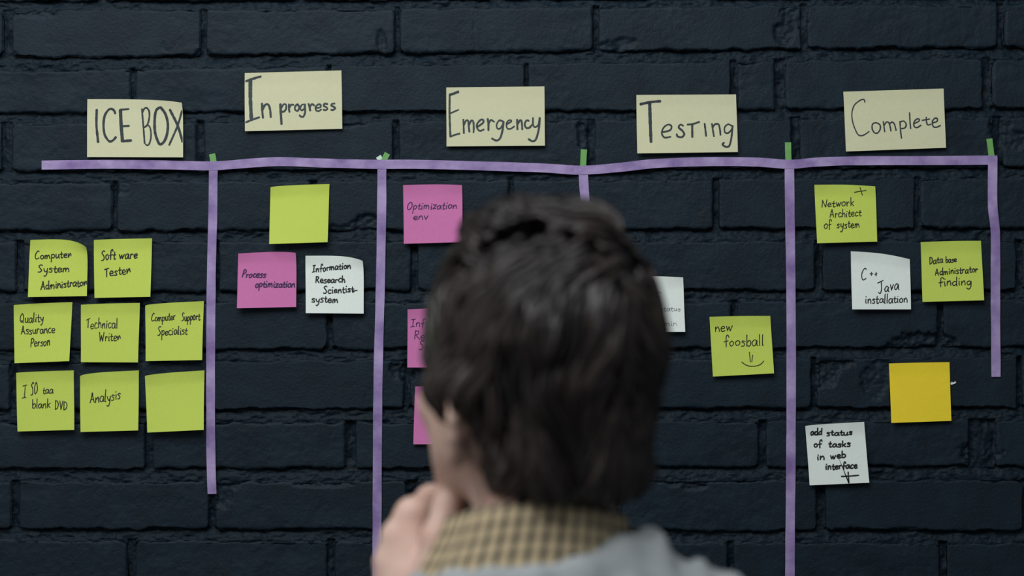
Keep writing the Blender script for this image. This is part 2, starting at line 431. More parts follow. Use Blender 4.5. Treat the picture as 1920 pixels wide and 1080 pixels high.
def line(text, x0, y0, x1, y1, xh, slant=.05, jit=.10):
    "strokes of a handwritten line in crop units"
    adv = sum(G[c][0]+.1 if c != ' ' else .7 for c in text)
    sx = (x1-x0)/adv; out = []; p = 0.0
    for c in text:
        if c == ' ': p += .7; continue
        w, st = G[c]; bx = x0+p*sx; by = y0+(y1-y0)*(p/adv)
        k = 1+random.uniform(-.08, .08); dy = random.uniform(-jit, jit)*xh
        for s in st:
            out.append([(bx+a*sx+slant*b_*xh+random.uniform(-jit, jit)*xh*.5, by-b_*xh*k+dy+random.uniform(-jit, jit)*xh*.5) for a, b_ in s])
        p += w+.1
    return out

class Note:
    def __init__(s, corners, lift=.006, bulge=0, bp=1.0, curl=None, drop=.0014, name='sticky_note'):
        s.c = [np.array(c, float) for c in corners]       # TL TR BR BL
        s.lift, s.bulge, s.bp, s.curl, s.drop = lift, bulge, bp, curl, drop
    def pix(s, u, v):
        a, b_, c, d = s.c
        P = [(1-u)*(1-v)*a[i]+u*(1-v)*b_[i]+u*v*c[i]+(1-u)*v*d[i] for i in (0, 1)]
        P[1] = P[1]-s.bulge*np.sin(np.pi*np.clip(u, 0, 1)**s.bp)*(1-v)**2.5
        if s.curl:
            side, dx, dy = s.curl                          # a corner bent towards the room
            w = (u if side > 0 else 1-u)
            P[0] = P[0]-side*dx*w**4*(1-v)**5; P[1] = P[1]+dy*w**5*(1-v)**4
        # paper edges are never dead straight
        P[0] = P[0]+.5*np.sin(v*4+s.c[0][0])*(u-.5)
        return P[0], P[1]
    def dep(s, u, v):
        u = np.clip(u, -.02, 1.02); v = np.clip(v, -.02, 1.02)
        d = .0011+s.lift*np.clip((v-.17)/.83, 0, 1)**1.25*(.85+.3*(u if s.c[0][0] % 2 < 1 else 1-u))
        d = d+s.drop*np.clip(1-v/.22, 0, 1)**1.6*(.6+.8*abs(u-.5)*2)
        if s.curl:
            side, dx, dy = s.curl; w = (u if side > 0 else 1-u)
            d = d+.00035*(dy+dx)*w**4*(1-v)**3
        return d
    def inv(s, x, y):
        u = np.full(x.shape, .5); v = u.copy()
        for _ in range(8):
            X, Y = s.pix(u, v); e = 1e-3
            X1, Y1 = s.pix(u+e, v); X2, Y2 = s.pix(u, v+e)
            a, b_, c, d = (X1-X)/e, (X2-X)/e, (Y1-Y)/e, (Y2-Y)/e
            det = a*d-b_*c; rx, r_y = x-X, y-Y
            u = np.clip(u+(d*rx-b_*r_y)/det, -.1, 1.1); v = np.clip(v+(a*r_y-c*rx)/det, -.1, 1.1)
        return u, v
    def build(s, name, material, label, group, writing=(), cat='sticky note'):
        n = 28
        u, v = np.meshgrid(np.linspace(0, 1, n), np.linspace(0, 1, n), indexing='ij')
        x, y = s.pix(u, v); d = s.dep(u, v)
        th = .00022
        front = np.stack(at(x, y, -d), -1).reshape(-1, 3); bk = np.stack(at(x, y, -d+th), -1).reshape(-1, 3)
        idx = np.arange(n*n).reshape(n, n)
        f = np.stack([idx[:-1, :-1], idx[:-1, 1:], idx[1:, 1:], idx[1:, :-1]], -1).reshape(-1, 4)
        rim = np.concatenate([idx[:, 0], idx[-1, 1:], idx[-2::-1, -1], idx[0, -2:0:-1]]); a = np.arange(len(rim)); bn = (a+1) % len(rim)
        m_ = 2*n*n; L = len(rim)
        side = np.stack([m_+a, m_+L+a, m_+L+bn, m_+bn], -1)
        org = front.mean(0)
        o = mesh_obj(name, np.vstack([front, bk, front[rim], bk[rim]]), np.vstack([f, f[:, ::-1]+n*n, side[:, ::-1]]), material, origin=tuple(org))
        tag(o, label, cat, group)
        for (strokes, width, ink, fr, sc) in writing:
            V = []; Fc = []
            eps = .00016
            for st in strokes:
                w = width
                if isinstance(st, tuple) and isinstance(st[0], list): st, w = st
                P = np.array(st, float)*sc+np.array(fr)
                P = catmull(P, .45); hw = w*sc/2*1.15
                t = np.gradient(P, axis=0) if len(P) > 2 else np.repeat((P[1]-P[0])[None], 2, 0)
                t /= np.maximum(np.hypot(t[:, 0], t[:, 1]), 1e-6)[:, None]
                P = np.vstack([P[0]-t[0]*hw*.6, P, P[-1]+t[-1]*hw*.6]); t = np.vstack([t[0], t, t[-1]])
                nn = np.stack([-t[:, 1], t[:, 0]], -1)
                h = hw*(1+.13*noise2(np.arange(len(P))*.13+P[0, 0], np.full(len(P), P[0, 1]), 3)); h[0] *= .55; h[-1] *= .55
                L = P+nn*h[:, None]; R = P-nn*h[:, None]
                q = np.vstack([L, R]); uu, vv = s.inv(q[:, 0], q[:, 1])
                uu = np.clip(uu, .004, .996); vv = np.clip(vv, .004, .996); qx, qy = s.pix(uu, vv)
                dd = s.dep(uu, vv)+eps; eps += .000003
                b0 = len(V); V += [p for p in np.stack(at(qx, qy, -dd), -1)]
                m = len(P)
                Fc += [(b0+i, b0+i+1, b0+m+i+1, b0+m+i) for i in range(m-1)]
            mesh_obj('handwriting', np.array(V)-org, np.array(Fc), ink, o, smooth=False)
        return o

def crop(x, y, w): return (x, y), w/ (1163 if w == 140 else 1620)
S1 = 140/1163; S2 = 210/1620; S4 = .25
GN = 'green sticky notes on the wall'; PN = 'pink sticky notes on the wall'; WN = 'white sticky notes on the wall'
HD = 'cream heading cards above the purple tape'
g, p_, w_, c_ = PAPER['green'], PAPER['pink'], PAPER['white'], PAPER['cream']

Note([(57, 450), (165, 450), (163, 555), (52, 557)], .008, 1.5, 1.0, (1, 4, 13)).build('sticky_note', g,
  'green note reading Computer System Administrator, top right corner curled', GN,
  [(line('Compute~', 210, 385, 790, 345, 62)+line('System', 250, 590, 765, 575, 62)+line('Administrato~', 300, 855, 1030, 790, 66), 15, m_ink, (40, 440), S1)])
Note([(176, 450), (285, 447), (282, 556.5), (177, 558.5)], .007, .6, .7).build('sticky_note', g,
  'green note reading Software Tester', GN,
  [(line('Soft', 200, 440, 440, 415, 78)+line('ware', 480, 412, 780, 405, 70)+line('Teste~', 250, 700, 670, 635, 72), 16, m_ink, (165, 435), S1)])
Note([(26, 572), (135.5, 566.5), (130, 677), (27, 681)], .009, .8, .8).build('sticky_note', g,
  'green note reading Quality Assurance Person', GN,
  [(line('Quality', 148, 262, 330, 250, 36)+line('Assurance', 155, 348, 415, 335, 34)+line('Person', 228, 440, 378, 428, 36), 6.2, m_ink, (0, 540), S4)])
Note([(152, 571.5), (262, 568), (259, 679.5), (151.5, 679)], .007, .8, .8).build('sticky_note', g,
  'green note reading Technical Writer', GN,
  [(line('Technical', 645, 302, 885, 300, 38)+line('Write~', 740, 402, 908, 388, 36), 6, m_ink, (0, 540), S4)])
Note([(272.5, 573), (382, 564.5), (379, 675), (273, 677)], .007, 1.8, .5).build('sticky_note', g,
  'green note reading Computer Support Specialist', GN,
  [(line('Computer', 1135, 250, 1318, 240, 32)+line('Support', 1360, 245, 1502, 238, 33)+line('Specialist', 1180, 358, 1408, 345, 33), 6, m_ink, (0, 540), S4)])
Note([(30, 699), (138.5, 694.5), (139, 806), (33, 809)], .007, .7, .8).build('sticky_note', g,
  'green note reading ISO and blank DVD', GN,
  [(line('I', 165, 825, 205, 822, 52)+line('SO', 228, 805, 285, 790, 48)+line('taa', 320, 792, 402, 785, 31)+line('blank', 240, 902, 382, 895, 34)+line('DVD', 410, 910, 507, 912, 36), 6, m_ink, (0, 540), S4)])
Note([(150, 705), (260.5, 694.5), (259, 807), (151, 810)], .009, 3.0, .55).build('sticky_note', g,
  'green note reading Analysis', GN,
  [(line('Analysis', 672, 865, 908, 832, 42), 6.5, m_ink, (0, 540), S4)])
Note([(272, 705), (383, 694.5), (382, 806), (276, 811)], .010, 1.8, .6).build('sticky_note', g,
  'blank green note at the lower right of the left block of notes', GN)
Note([(507, 351), (618, 345), (614, 454), (505, 457.5)], .010, 1.4, .6).build('sticky_note', g,
  'blank green note alone near the top of the second column', GN)
Note([(447, 475.5), (556, 471), (555.5, 575.5), (444, 578)], .008, .8, 1.0, (1, 2, 3)).build('sticky_note', p_,
  'pink note reading Process optimization', PN,
  [(line('Process', 150, 500, 530, 495, 56, .25)+line('optimization', 360, 655, 985, 650, 58, .15), 17, m_purple_ink, (435, 460), S1)])
Note([(573, 479.5), (682, 482), (682, 588), (573, 587)], .007, 1.2, 1.2, (1, 2.5, 7)).build('sticky_note', w_,
  'white note reading Information Research Scientist system', WN,
  [(line('Information', 195, 335, 800, 275, 56)+line('Research', 245, 502, 715, 495, 58)+line('Scientist', 365, 665, 850, 645, 58)+[[(830, 625), (895, 618)]]+line('system', 185, 800, 610, 812, 60), 16, m_ink, (562, 470), S1)])
Note([(756, 347), (867, 346), (867.5, 454), (757, 457)], .006, .7, 1, (1, 1, 1)).build('sticky_note', p_,
  'pink note reading Optimization env', PN,
  [(line('Optimization', 1130, 495, 1508, 483, 30, .2)+line('env', 1180, 568, 1295, 568, 30), 6, m_purple_ink, (480, 270), S4)])
Note([(764, 580), (876, 577), (876, 689), (764, 689)], .005, .5).build('sticky_note', p_,
  'pink note half hidden behind the head, its lines beginning Inf, Re and S', PN,
  [(line('Information', 1160, 292, 1570, 290, 32, .1)+line('Research', 1185, 385, 1500, 385, 32, .1)+line('Scientist', 1218, 462, 1530, 462, 32, .1), 5.5, m_purple_ink, (480, 540), S4)])
Note([(778.5, 724.5), (889, 724), (886, 833), (775, 833)], .005, .3).build('sticky_note', p_,
  'lowest pink note, a blank strip showing left of the ear', PN)
Note([(1170, 517.5), (1280.5, 520), (1285, 622), (1174, 623)], .006, .8).build('sticky_note', w_,
  'white note with faint thin writing, mostly hidden right of the head', WN,
  [(line('of', 330, 550, 490, 530, 75)+line('status', 480, 695, 805, 690, 42)+line('admin', 400, 935, 750, 915, 46), 6.5, m_grey_ink, (1180, 500), S1)])
Note([(1330, 594), (1444.5, 592.5), (1451, 700), (1337, 706)], .006, .6).build('sticky_note', g,
  'green note reading new foosball with a drawn smile', GN,
  [(line('new', 1520, 325, 1658, 322, 36)+line('foosball', 1590, 433, 1895, 432, 42, 0)+[[(1780, 480), (1788, 555)], [(1805, 502), (1798, 555)], [(1722, 555), (1760, 580), (1810, 587), (1860, 575), (1888, 548)]], 6, m_ink, (960, 540), S4)])
Note([(1527, 346.5), (1641, 349.5), (1645, 453), (1532, 456)], .007, 1.6, 1.1).build('sticky_note', g,
  'green note reading Network Architect of system, a cross at its top', GN,
  [([[(648, 362), (735, 348)], [(690, 325), (708, 385)]]+line('Network', 402, 475, 650, 463, 31)+line('Architect', 462, 552, 702, 540, 31)+line('of', 420, 638, 476, 632, 36)+line('system', 515, 632, 692, 625, 32), 5.8, m_ink, (1440, 270), S4)])
Note([(1595, 471), (1706, 486), (1708, 580), (1598, 580)], .007, 3.2, 1.1).build('sticky_note', w_,
  'white note reading C++ Java installation', WN,
  [(line('C', 205, 545, 300, 545, 92)+line('+', 335, 490, 392, 488, 58)+line('+', 405, 490, 462, 486, 62)+line('J', 455, 745, 560, 745, 112)+line('ava', 565, 715, 800, 680, 85)+line('installation', 265, 905, 935, 885, 70), 14, m_ink, (1590, 460), S1)])
Note([(1726, 454), (1839.5, 451.5), (1845, 563), (1730, 566)], .007, .7).build('sticky_note', g,
  'green note reading Database Administrator finding', GN,
  [(line('Data', 225, 455, 445, 432, 62)+line('base', 480, 432, 655, 425, 52)+line('Administrator', 315, 628, 990, 580, 56)+line('finding', 375, 795, 890, 785, 72), 13.5, m_ink, (1715, 440), S1)])
Note([(1667, 681.5), (1780, 679), (1784, 789), (1671, 793)], .004, .3, 1, None, .0006).build('sticky_note', PAPER['yellow'],
  'blank orange-yellow note on the right', None)
Note([(1510, 799), (1620, 791), (1630, 905), (1518, 910)], .006, 1.2, .5).build('sticky_note', w_,
  'white note reading add status of tasks in web interface', WN,
  [(line('add', 165, 250, 350, 250, 52)+line('status', 410, 265, 825, 245, 50)+line('of', 215, 450, 345, 440, 58)+line('tasks', 445, 448, 795, 430, 52)+line('in', 260, 640, 395, 645, 56)+line('web', 470, 625, 720, 600, 55)+line('interface', 395, 795, 900, 768, 58)
    +[[(645, 900), (780, 893), (915, 880)], [(750, 830), (755, 910), (762, 1010)]], 19, m_ink, (1500, 785), S1)])

Note([(164, 186), (343, 187.5), (343.5, 295), (163, 294.5)], .0045, .4, 1, (1, 2.5, 5), .0005).build('heading_card', c_,
  'cream card reading ICE BOX in capitals', HD, [([
  ([(242, 275), (238, 500), (262, 745)], 32), ([(510, 330), (490, 285), (445, 262), (400, 290), (355, 370), (340, 500), (355, 630), (400, 710), (435, 735), (480, 715), (520, 670)], 30),
  ([(585, 280), (595, 500), (615, 735)], 42), ([(580, 275), (640, 272), (705, 265)], 24), ([(610, 515), (710, 508)], 26), ([(615, 730), (740, 720)], 36),
  ([(895, 265), (915, 500), (935, 765)], 22), ([(905, 310), (930, 260), (965, 250), (1000, 300), (1000, 400), (975, 490), (935, 530)], 22), ([(935, 530), (985, 500), (1020, 560), (1025, 680), (1000, 770), (970, 790), (950, 775)], 20),
  ([(1155, 245), (1100, 290), (1080, 420), (1085, 600), (1130, 740), (1165, 775), (1220, 730), (1260, 620), (1270, 480), (1240, 350), (1190, 270), (1155, 245)], 34),
  ([(1300, 275), (1410, 500), (1485, 740)], 32), ([(1475, 290), (1410, 510), (1290, 785)], 26)], 26, m_marker_dark, (150, 170), S2)], 'card')
Note([(459, 137), (640, 132), (642, 241.5), (459, 246)], .004, 0, 1, None, .0004).build('heading_card', c_,
  'cream card reading In progress', HD, [([
  ([(85, 250), (180, 215), (300, 180)], 30), ([(150, 225), (150, 500), (165, 810)], 46), ([(80, 845), (180, 805), (280, 770)], 26),
  ([(318, 570), (322, 680), (332, 780)], 28), ([(325, 660), (365, 590), (410, 590), (435, 660), (445, 770)], 28),
  ([(585, 580), (590, 700), (600, 870)], 32), ([(590, 650), (630, 585), (665, 590), (665, 650), (630, 690), (600, 685)], 24),
  ([(708, 580), (708, 640), (715, 695)], 26), ([(715, 630), (740, 590), (775, 590)], 24), ([(825, 585), (795, 620), (800, 665), (835, 675), (855, 630), (840, 590), (825, 585)], 24),
  ([(935, 585), (895, 590), (870, 640), (895, 670), (930, 640), (940, 580)], 22), ([(940, 580), (940, 700), (915, 760), (880, 760), (860, 740)], 24),
  ([(990, 575), (1005, 620), (1015, 675)], 26), ([(1010, 620), (1040, 580), (1075, 600)], 24), ([(1090, 640), (1160, 625), (1165, 590), (1130, 585), (1095, 620), (1100, 670), (1140, 680), (1175, 655)], 22),
  ([(1265, 580), (1225, 575), (1210, 605), (1250, 625), (1262, 650), (1235, 668), (1205, 660)], 24), ([(1370, 572), (1335, 575), (1320, 600), (1355, 618), (1375, 640), (1345, 665), (1315, 662)], 24)], 24, m_marker, (450, 120), S2)], 'card')
Note([(837, 164), (1020.5, 162), (1022, 273), (837, 274.5)], .004, 0, 1, None, .0004).build('heading_card', c_,
  'cream card reading Emergency', HD, [([
  ([(140, 215), (200, 195), (265, 170)], 34), ([(140, 210), (138, 500), (150, 820)], 26), ([(145, 485), (210, 455), (268, 430)], 20), ([(150, 820), (210, 795), (285, 775)], 24),
  ([(338, 570), (345, 770)], 24), ([(345, 650), (375, 590), (405, 590), (415, 660), (425, 750)], 24), ([(420, 650), (450, 590), (480, 600), (488, 690), (485, 760)], 24),
  ([(540, 680), (620, 620), (625, 580), (590, 575), (540, 630), (535, 690), (575, 735), (635, 715)], 24), ([(690, 560), (700, 640), (700, 730)], 26), ([(700, 640), (735, 580), (785, 605)], 22),
  ([(915, 600), (860, 585), (820, 640), (830, 700), (870, 700), (910, 640), (918, 600)], 22), ([(918, 600), (905, 720), (870, 840), (815, 875), (750, 845)], 26),
  ([(965, 640), (1030, 600), (1020, 580), (985, 590), (960, 640), (975, 700), (1020, 705), (1075, 670)], 20), ([(1115, 570), (1120, 715)], 26), ([(1122, 640), (1155, 585), (1180, 600), (1190, 715)], 24),
  ([(1285, 590), (1250, 585), (1225, 640), (1245, 690), (1290, 690), (1330, 650)], 24), ([(1345, 545), (1345, 640), (1370, 680), (1420, 650), (1442, 545)], 22), ([(1442, 545), (1430, 700), (1390, 850), (1340, 885), (1280, 855)], 26)], 24, m_marker, (825, 150), S2)], 'card')
Note([(1193, 178), (1380, 177), (1383.5, 285), (1195, 287.5)], .006, 0, 1, None, .0004).build('heading_card', c_,
  'cream card reading Testing', HD, [([
  ([(120, 235), (260, 205), (410, 190)], 32), ([(255, 215), (262, 450), (275, 780)], 40), ([(440, 640), (550, 610), (570, 550), (520, 530), (460, 570), (430, 650), (470, 715), (560, 705)], 22),
  ([(740, 545), (700, 530), (675, 570), (730, 620), (755, 670), (720, 710), (660, 700), (645, 665)], 24), ([(800, 530), (880, 520), (975, 490)], 22), ([(870, 530), (872, 710)], 28), ([(1050, 515), (1062, 610), (1072, 695)], 24),
  ([(1155, 515), (1170, 610), (1185, 700)], 22), ([(1165, 570), (1200, 525), (1250, 525), (1270, 590), (1280, 680)], 22),
  ([(1450, 550), (1390, 525), (1340, 570), (1345, 640), (1390, 650), (1440, 600), (1455, 545)], 20), ([(1455, 545), (1440, 700), (1410, 830), (1360, 850), (1310, 820), (1330, 790)], 24)], 24, m_marker_dark, (1185, 165), S2)], 'card')
Note([(1581, 172), (1769.5, 166), (1773.5, 277), (1586.5, 284)], .004, 0, 1, None, .0004).build('heading_card', c_,
  'cream card reading Complete in thinner strokes', HD, [([
  ([(400, 285), (385, 245), (340, 250), (250, 320), (212, 430), (220, 560), (260, 680), (305, 755), (360, 765), (420, 735), (460, 705)], 16),
  ([(560, 580), (510, 600), (505, 670), (540, 725), (585, 725), (620, 670), (615, 610), (560, 580)], 18), ([(665, 560), (675, 640), (685, 710)], 18), ([(675, 620), (710, 570), (745, 580), (765, 640), (775, 700)], 18), ([(755, 600), (790, 570), (825, 600), (850, 690)], 18),
  ([(905, 560), (915, 700), (928, 805)], 18), ([(905, 570), (960, 555), (995, 600), (980, 650), (930, 665)], 18), ([(1045, 435), (1050, 550), (1060, 665)], 18),
  ([(1115, 590), (1175, 560), (1185, 530), (1150, 525), (1110, 570), (1110, 630), (1150, 650), (1210, 615)], 18), ([(1285, 500), (1290, 570), (1310, 610), (1355, 600)], 18), ([(1225, 545), (1335, 525)], 16),
  ([(1385, 580), (1440, 560), (1445, 520), (1410, 515), (1375, 560), (1385, 630), (1430, 645), (1490, 620)], 18)], 18, m_marker_dark, (1570, 155), S2)], 'card')

# ------------------------------------------------------------------ tape
def tape(name, pts, width, m, label, group, y=-.0006, seed=0, th=.0002):
    P = catmull(pts, 4); t = np.gradient(P, axis=0); t /= np.hypot(t[:, 0], t[:, 1])[:, None]
    n = np.stack([-t[:, 1], t[:, 0]], -1); m_ = len(P); k = 5
    V = []
    s = np.arange(m_)
    wv = width/2*(1+.03*noise2(s*.11, s*0, seed))
    for lay in (0, 1):
        for j in range(k):
            f = -1+2*j/(k-1)
            q = P+n*(wv*f)[:, None]
            d = y-.0003*(1-f*f)*noise2(s*.09+seed, s*0+j*.4, seed+5)-.0003*np.abs(noise2(s*.3, s*0+j, seed+8))
            V.append(np.stack(at(q[:, 0], q[:, 1], d+lay*th), -1))
    V = np.stack(V).reshape(-1, 3)
    idx = np.arange(k*m_).reshape(k, m_)
    f = np.stack([idx[:-1, :-1], idx[1:, :-1], idx[1:, 1:], idx[:-1, 1:]], -1).reshape(-1, 4)
    rim = np.concatenate([idx[:, 0], idx[-1, 1:], idx[-2::-1, -1], idx[0, -2:0:-1]]); a = np.arange(len(rim)); bn = (a+1) % len(rim)
    q0 = len(V); L = len(rim)
    side = np.stack([q0+a, q0+L+a, q0+L+bn, q0+bn], -1)
    V = np.vstack([V, V[rim], V[rim+k*m_]])
    o = mesh_obj(name, V, np.vstack([f[:, ::-1], f+k*m_, side]), m)
    tag(o, label, 'tape', group)
    return o
TG = 'purple tape strips dividing the board'
tape('tape_strip', [(78, 309.5), (200, 308), (300, 309), (390, 311), (430, 309), (480, 305), (530, 303), (600, 305.5), (700, 308), (780, 308), (900, 311), (1020, 315), (1090, 319), (1160, 314), (1230, 306.5), (1330, 303), (1420, 304), (1480, 308), (1530, 304), (1600, 301.5), (1760, 301), (1870, 300)], 16.8, m_tape,
     'long horizontal purple tape strip running under the heading cards', TG, -.0014, 1)
tape('tape_strip', [(400, 304), (399, 400), (396.5, 500), (395, 650), (395, 800), (396, 880), (397.5, 926)], 16.6, m_tape, 'short vertical purple tape strip right of the left block of green notes', TG, -.0009, 2)
tape('tape_strip', [(716, 306), (715.5, 400), (713, 540), (709, 700), (707.5, 850), (707, 1000), (707, 1180)], 16.8, m_tape, 'vertical purple tape strip left of the pink notes behind the head', TG, -.0009, 3)
tape('tape_strip', [(1093, 312), (1095, 350), (1098, 390), (1099, 440), (1100, 520), (1101, 700), (1102, 900), (1102, 1180)], 17.2, m_tape, 'vertical purple tape strip that runs down behind the head', TG, -.0009, 4)
tape('tape_strip', [(1480, 304), (1481, 400), (1482.5, 500), (1483.5, 650), (1483, 850), (1481.5, 1000), (1481, 1180)], 17.6, m_tape, 'vertical purple tape strip between the Testing and Complete columns', TG, -.0009, 5)
tape('tape_strip', [(1861.5, 294), (1861, 350), (1861.5, 390), (1865, 420), (1866.5, 450), (1866.5, 560), (1867, 640), (1867.5, 706.5)], 17.4, m_tape, 'rightmost vertical purple tape strip ending beside the orange-yellow note', TG, -.0019, 6)
GT = 'green tape ends above the purple strip'
tape('green_tape', [(397.5, 288.5), (399.5, 298), (402, 318)], 11.5, m_green_tape, 'green tape end between the ICE BOX and In progress cards', GT, -.0006, 7)
tape('green_tape', [(726.5, 287.5), (722, 296), (715, 314)], 11, m_green_tape, 'green tape end between the In progress and Emergency cards', GT, -.0007, 8)
tape('green_tape', [(709.5, 293), (712, 298), (716, 314)], 10, m_light_tape, 'pale whitish tape end beside a green one, left of Emergency', GT, -.0004, 9)
tape('green_tape', [(1095, 280), (1094, 296), (1093, 322)], 11.5, m_green_tape, 'green tape end between the Emergency and Testing cards', GT, -.0006, 10)
tape('green_tape', [(1477.5, 267), (1478, 290), (1479, 312)], 11.5, m_green_tape, 'green tape end between the Testing and Complete cards', GT, -.0006, 11)
tape('green_tape', [(1855, 260), (1857.5, 280), (1860, 302)], 11.5, m_green_tape, 'green tape end at the far right end of the purple strip', GT, -.0006, 12)

# ------------------------------------------------------------------ the person (implicit surfaces turned into one continuous mesh)
class Field:
    def __init__(s, lo, hi, h):
        s.lo = np.array(lo, float); s.h = h
        s.n = np.ceil((np.array(hi)-s.lo)/h).astype(int)+1
        s.F = np.full(s.n, .06, dtype=np.float32)
    def region(s, lo, hi):
        a = np.clip(np.floor((np.array(lo)-s.lo)/s.h).astype(int), 0, s.n); b_ = np.clip(np.ceil((np.array(hi)-s.lo)/s.h).astype(int)+1, 0, s.n)
        sl = tuple(slice(i, j) for i, j in zip(a, b_))
        ax = [(s.lo[i]+np.arange(a[i], b_[i])*s.h).astype(np.float32) for i in range(3)]
        return sl, np.meshgrid(*ax, indexing='ij')
    def apply(s, prims):
        for kind, f, lo, hi, k in prims:
            pad = .05
            sl, P = s.region(np.array(lo)-pad, np.array(hi)+pad)
            if P[0].size == 0: continue
            s.F[sl] = combine(kind, s.F[sl], f(*P), k)
    def mesh(s):
        F = s.F; I = F < 0
        cnt = np.zeros(np.array(F.shape)-1, np.int8)
        offs = [(i, j, k) for i in (0, 1) for j in (0, 1) for k in (0, 1)]
        sh = [F.shape[0]-1, F.shape[1]-1, F.shape[2]-1]
        for i, j, k in offs: cnt += I[i:i+sh[0], j:j+sh[1], k:k+sh[2]]
        act = (cnt > 0) & (cnt < 8)
        c = np.argwhere(act); vid = np.full(act.shape, -1, np.int32); vid[act] = np.arange(len(c))
        vals = {o: F[c[:, 0]+o[0], c[:, 1]+o[1], c[:, 2]+o[2]] for o in offs}
        acc = np.zeros((len(c), 3)); num = np.zeros(len(c))
        for o in offs:
            for ax in range(3):
                if o[ax] == 1: continue
                o2 = list(o); o2[ax] = 1; o2 = tuple(o2)
                a, b_ = vals[o], vals[o2]; m = (a < 0) != (b_ < 0)
                t = np.where(m, a/np.where(a == b_, 1, a-b_), 0)
                q = np.array(o, float)[None]+np.zeros((len(c), 3)); q[:, ax] += t
                acc += q*m[:, None]; num += m
        V = s.lo+(c+acc/num[:, None])*s.h
        fs = []
        for ax in range(3):
            u, v = (ax+1) % 3, (ax+2) % 3
            a = [slice(1, -1)]*3; a[ax] = slice(0, -1)
            b_ = [slice(1, -1)]*3; b_[ax] = slice(1, None)
            A = I[tuple(a)]; B = I[tuple(b_)]
            for flip, m in ((False, A & ~B), (True, ~A & B)):
                e = np.argwhere(m); e[:, u] += 1; e[:, v] += 1
                def g(du, dv):
                    q = e.copy(); q[:, u] += du; q[:, v] += dv; return vid[q[:, 0], q[:, 1], q[:, 2]]
                quad = np.stack([g(-1, -1), g(0, -1), g(0, 0), g(-1, 0)], -1)
                fs.append(quad[:, ::-1] if flip else quad)
        Fq = np.vstack(fs); Fq = Fq[(Fq >= 0).all(1)]
        return V, Fq

def smooth_mesh(V, F, it=2, lam=.5):
    for _ in range(it):
        S = np.zeros_like(V); N = np.zeros(len(V))
        for i in range(4):
            j = (i+1) % 4
            np.add.at(S, F[:, i], V[F[:, j]]); np.add.at(S, F[:, j], V[F[:, i]]); np.add.at(N, F[:, i], 1); np.add.at(N, F[:, j], 1)
        V = V+lam*(S/np.maximum(N, 1)[:, None]-V)
    return V

def combine(kind, a, b_, k):
    if kind == '-': b_ = -b_; a, b_ = -a, -b_; 
    if k <= 0: r = np.minimum(a, b_)
    else:
        h = np.clip(.5+.5*(b_-a)/k, 0, 1); r = b_*(1-h)+a*h-k*h*(1-h)
    return -r if kind == '-' else r

def ell(c, R, ax=None, k=.01, kind='+'):
    c = np.array(c, float); ax = np.eye(3) if ax is None else np.array(ax); R = np.array(R, float)
    def f(x, y, z):
        q = [((x-c[0])*a[0]+(y-c[1])*a[1]+(z-c[2])*a[2]) for a in ax]
        k0 = np.sqrt(sum((q[i]/R[i])**2 for i in range(3)))
        k1 = np.sqrt(sum((q[i]/R[i]**2)**2 for i in range(3)))+1e-6
        return k0*(k0-1)/k1
    m = float(max(R)); return (kind, f, c-m, c+m, k)

def cap(a, b_, ra, rb, k=.008, kind='+'):
    a = np.array(a, float); b_ = np.array(b_, float); d = b_-a; L = float(d@d)+1e-12
    def f(x, y, z):
        t = np.clip(((x-a[0])*d[0]+(y-a[1])*d[1]+(z-a[2])*d[2])/L, 0, 1)
        return np.sqrt((x-a[0]-t*d[0])**2+(y-a[1]-t*d[1])**2+(z-a[2]-t*d[2])**2)-(ra+(rb-ra)*t)
    r = max(ra, rb); return (kind, f, np.minimum(a, b_)-r, np.maximum(a, b_)+r, k)

YAW = math.radians(35)
HC = np.array([.020, -.850, 1.562])
fw = np.array([-math.sin(YAW), math.cos(YAW), 0]); rt = np.array([math.cos(YAW), math.sin(YAW), 0]); up = np.array([0, 0, 1.])
AX = [rt, fw, up]
def hl(r, f, u): return HC+rt*r+fw*f+up*u
def X(px, py, y): return np.array(at(px, py, y))

body = [ell(hl(0, -.008, 0), (.073, .093, .084), AX, 0), ell(hl(0, .046, -.062), (.067, .068, .084), AX, .03),
        cap(hl(0, .078, -.118), hl(0, .088, -.126), .022, .016, .02)]
for s in (-1, 1):
    body += [cap(hl(s*.058, .008, -.088), hl(s*.022, .084, -.124), .019, .018, .03),              # jaw
             ell(hl(s*.042, .078, -.060), (.020, .018, .018), AX, .02),                          # cheek bone
             cap(hl(s*.014, .094, -.012), hl(s*.045, .078, -.012), .010, .009, .012),            # brow
             ell(hl(s*.031, .103, -.036), (.016, .011, .011), AX, .008, '-'),                    # eye socket
             ell(hl(s*.031, .0935, -.0285), (.0135, .0105, .0050), AX, .004), ell(hl(s*.031, .0925, -.0445), (.0130, .0100, .0045), AX, .004)]                      # eye ball
body += [cap(hl(0, .106, -.022), hl(0, .130, -.072), .0075, .0115, .010), ell(hl(0, .116, -.078), (.018, .012, .009), AX, .008),
         cap(hl(-.017, .110, -.096), hl(.017, .110, -.096), .0055, .0055, .004), cap(hl(-.015, .109, -.1085), hl(.015, .109, -.1085), .006, .006, .004),
         cap(hl(-.023, .116, -.1022), hl(.023, .116, -.1022), .0030, .0030, .002, '-')]
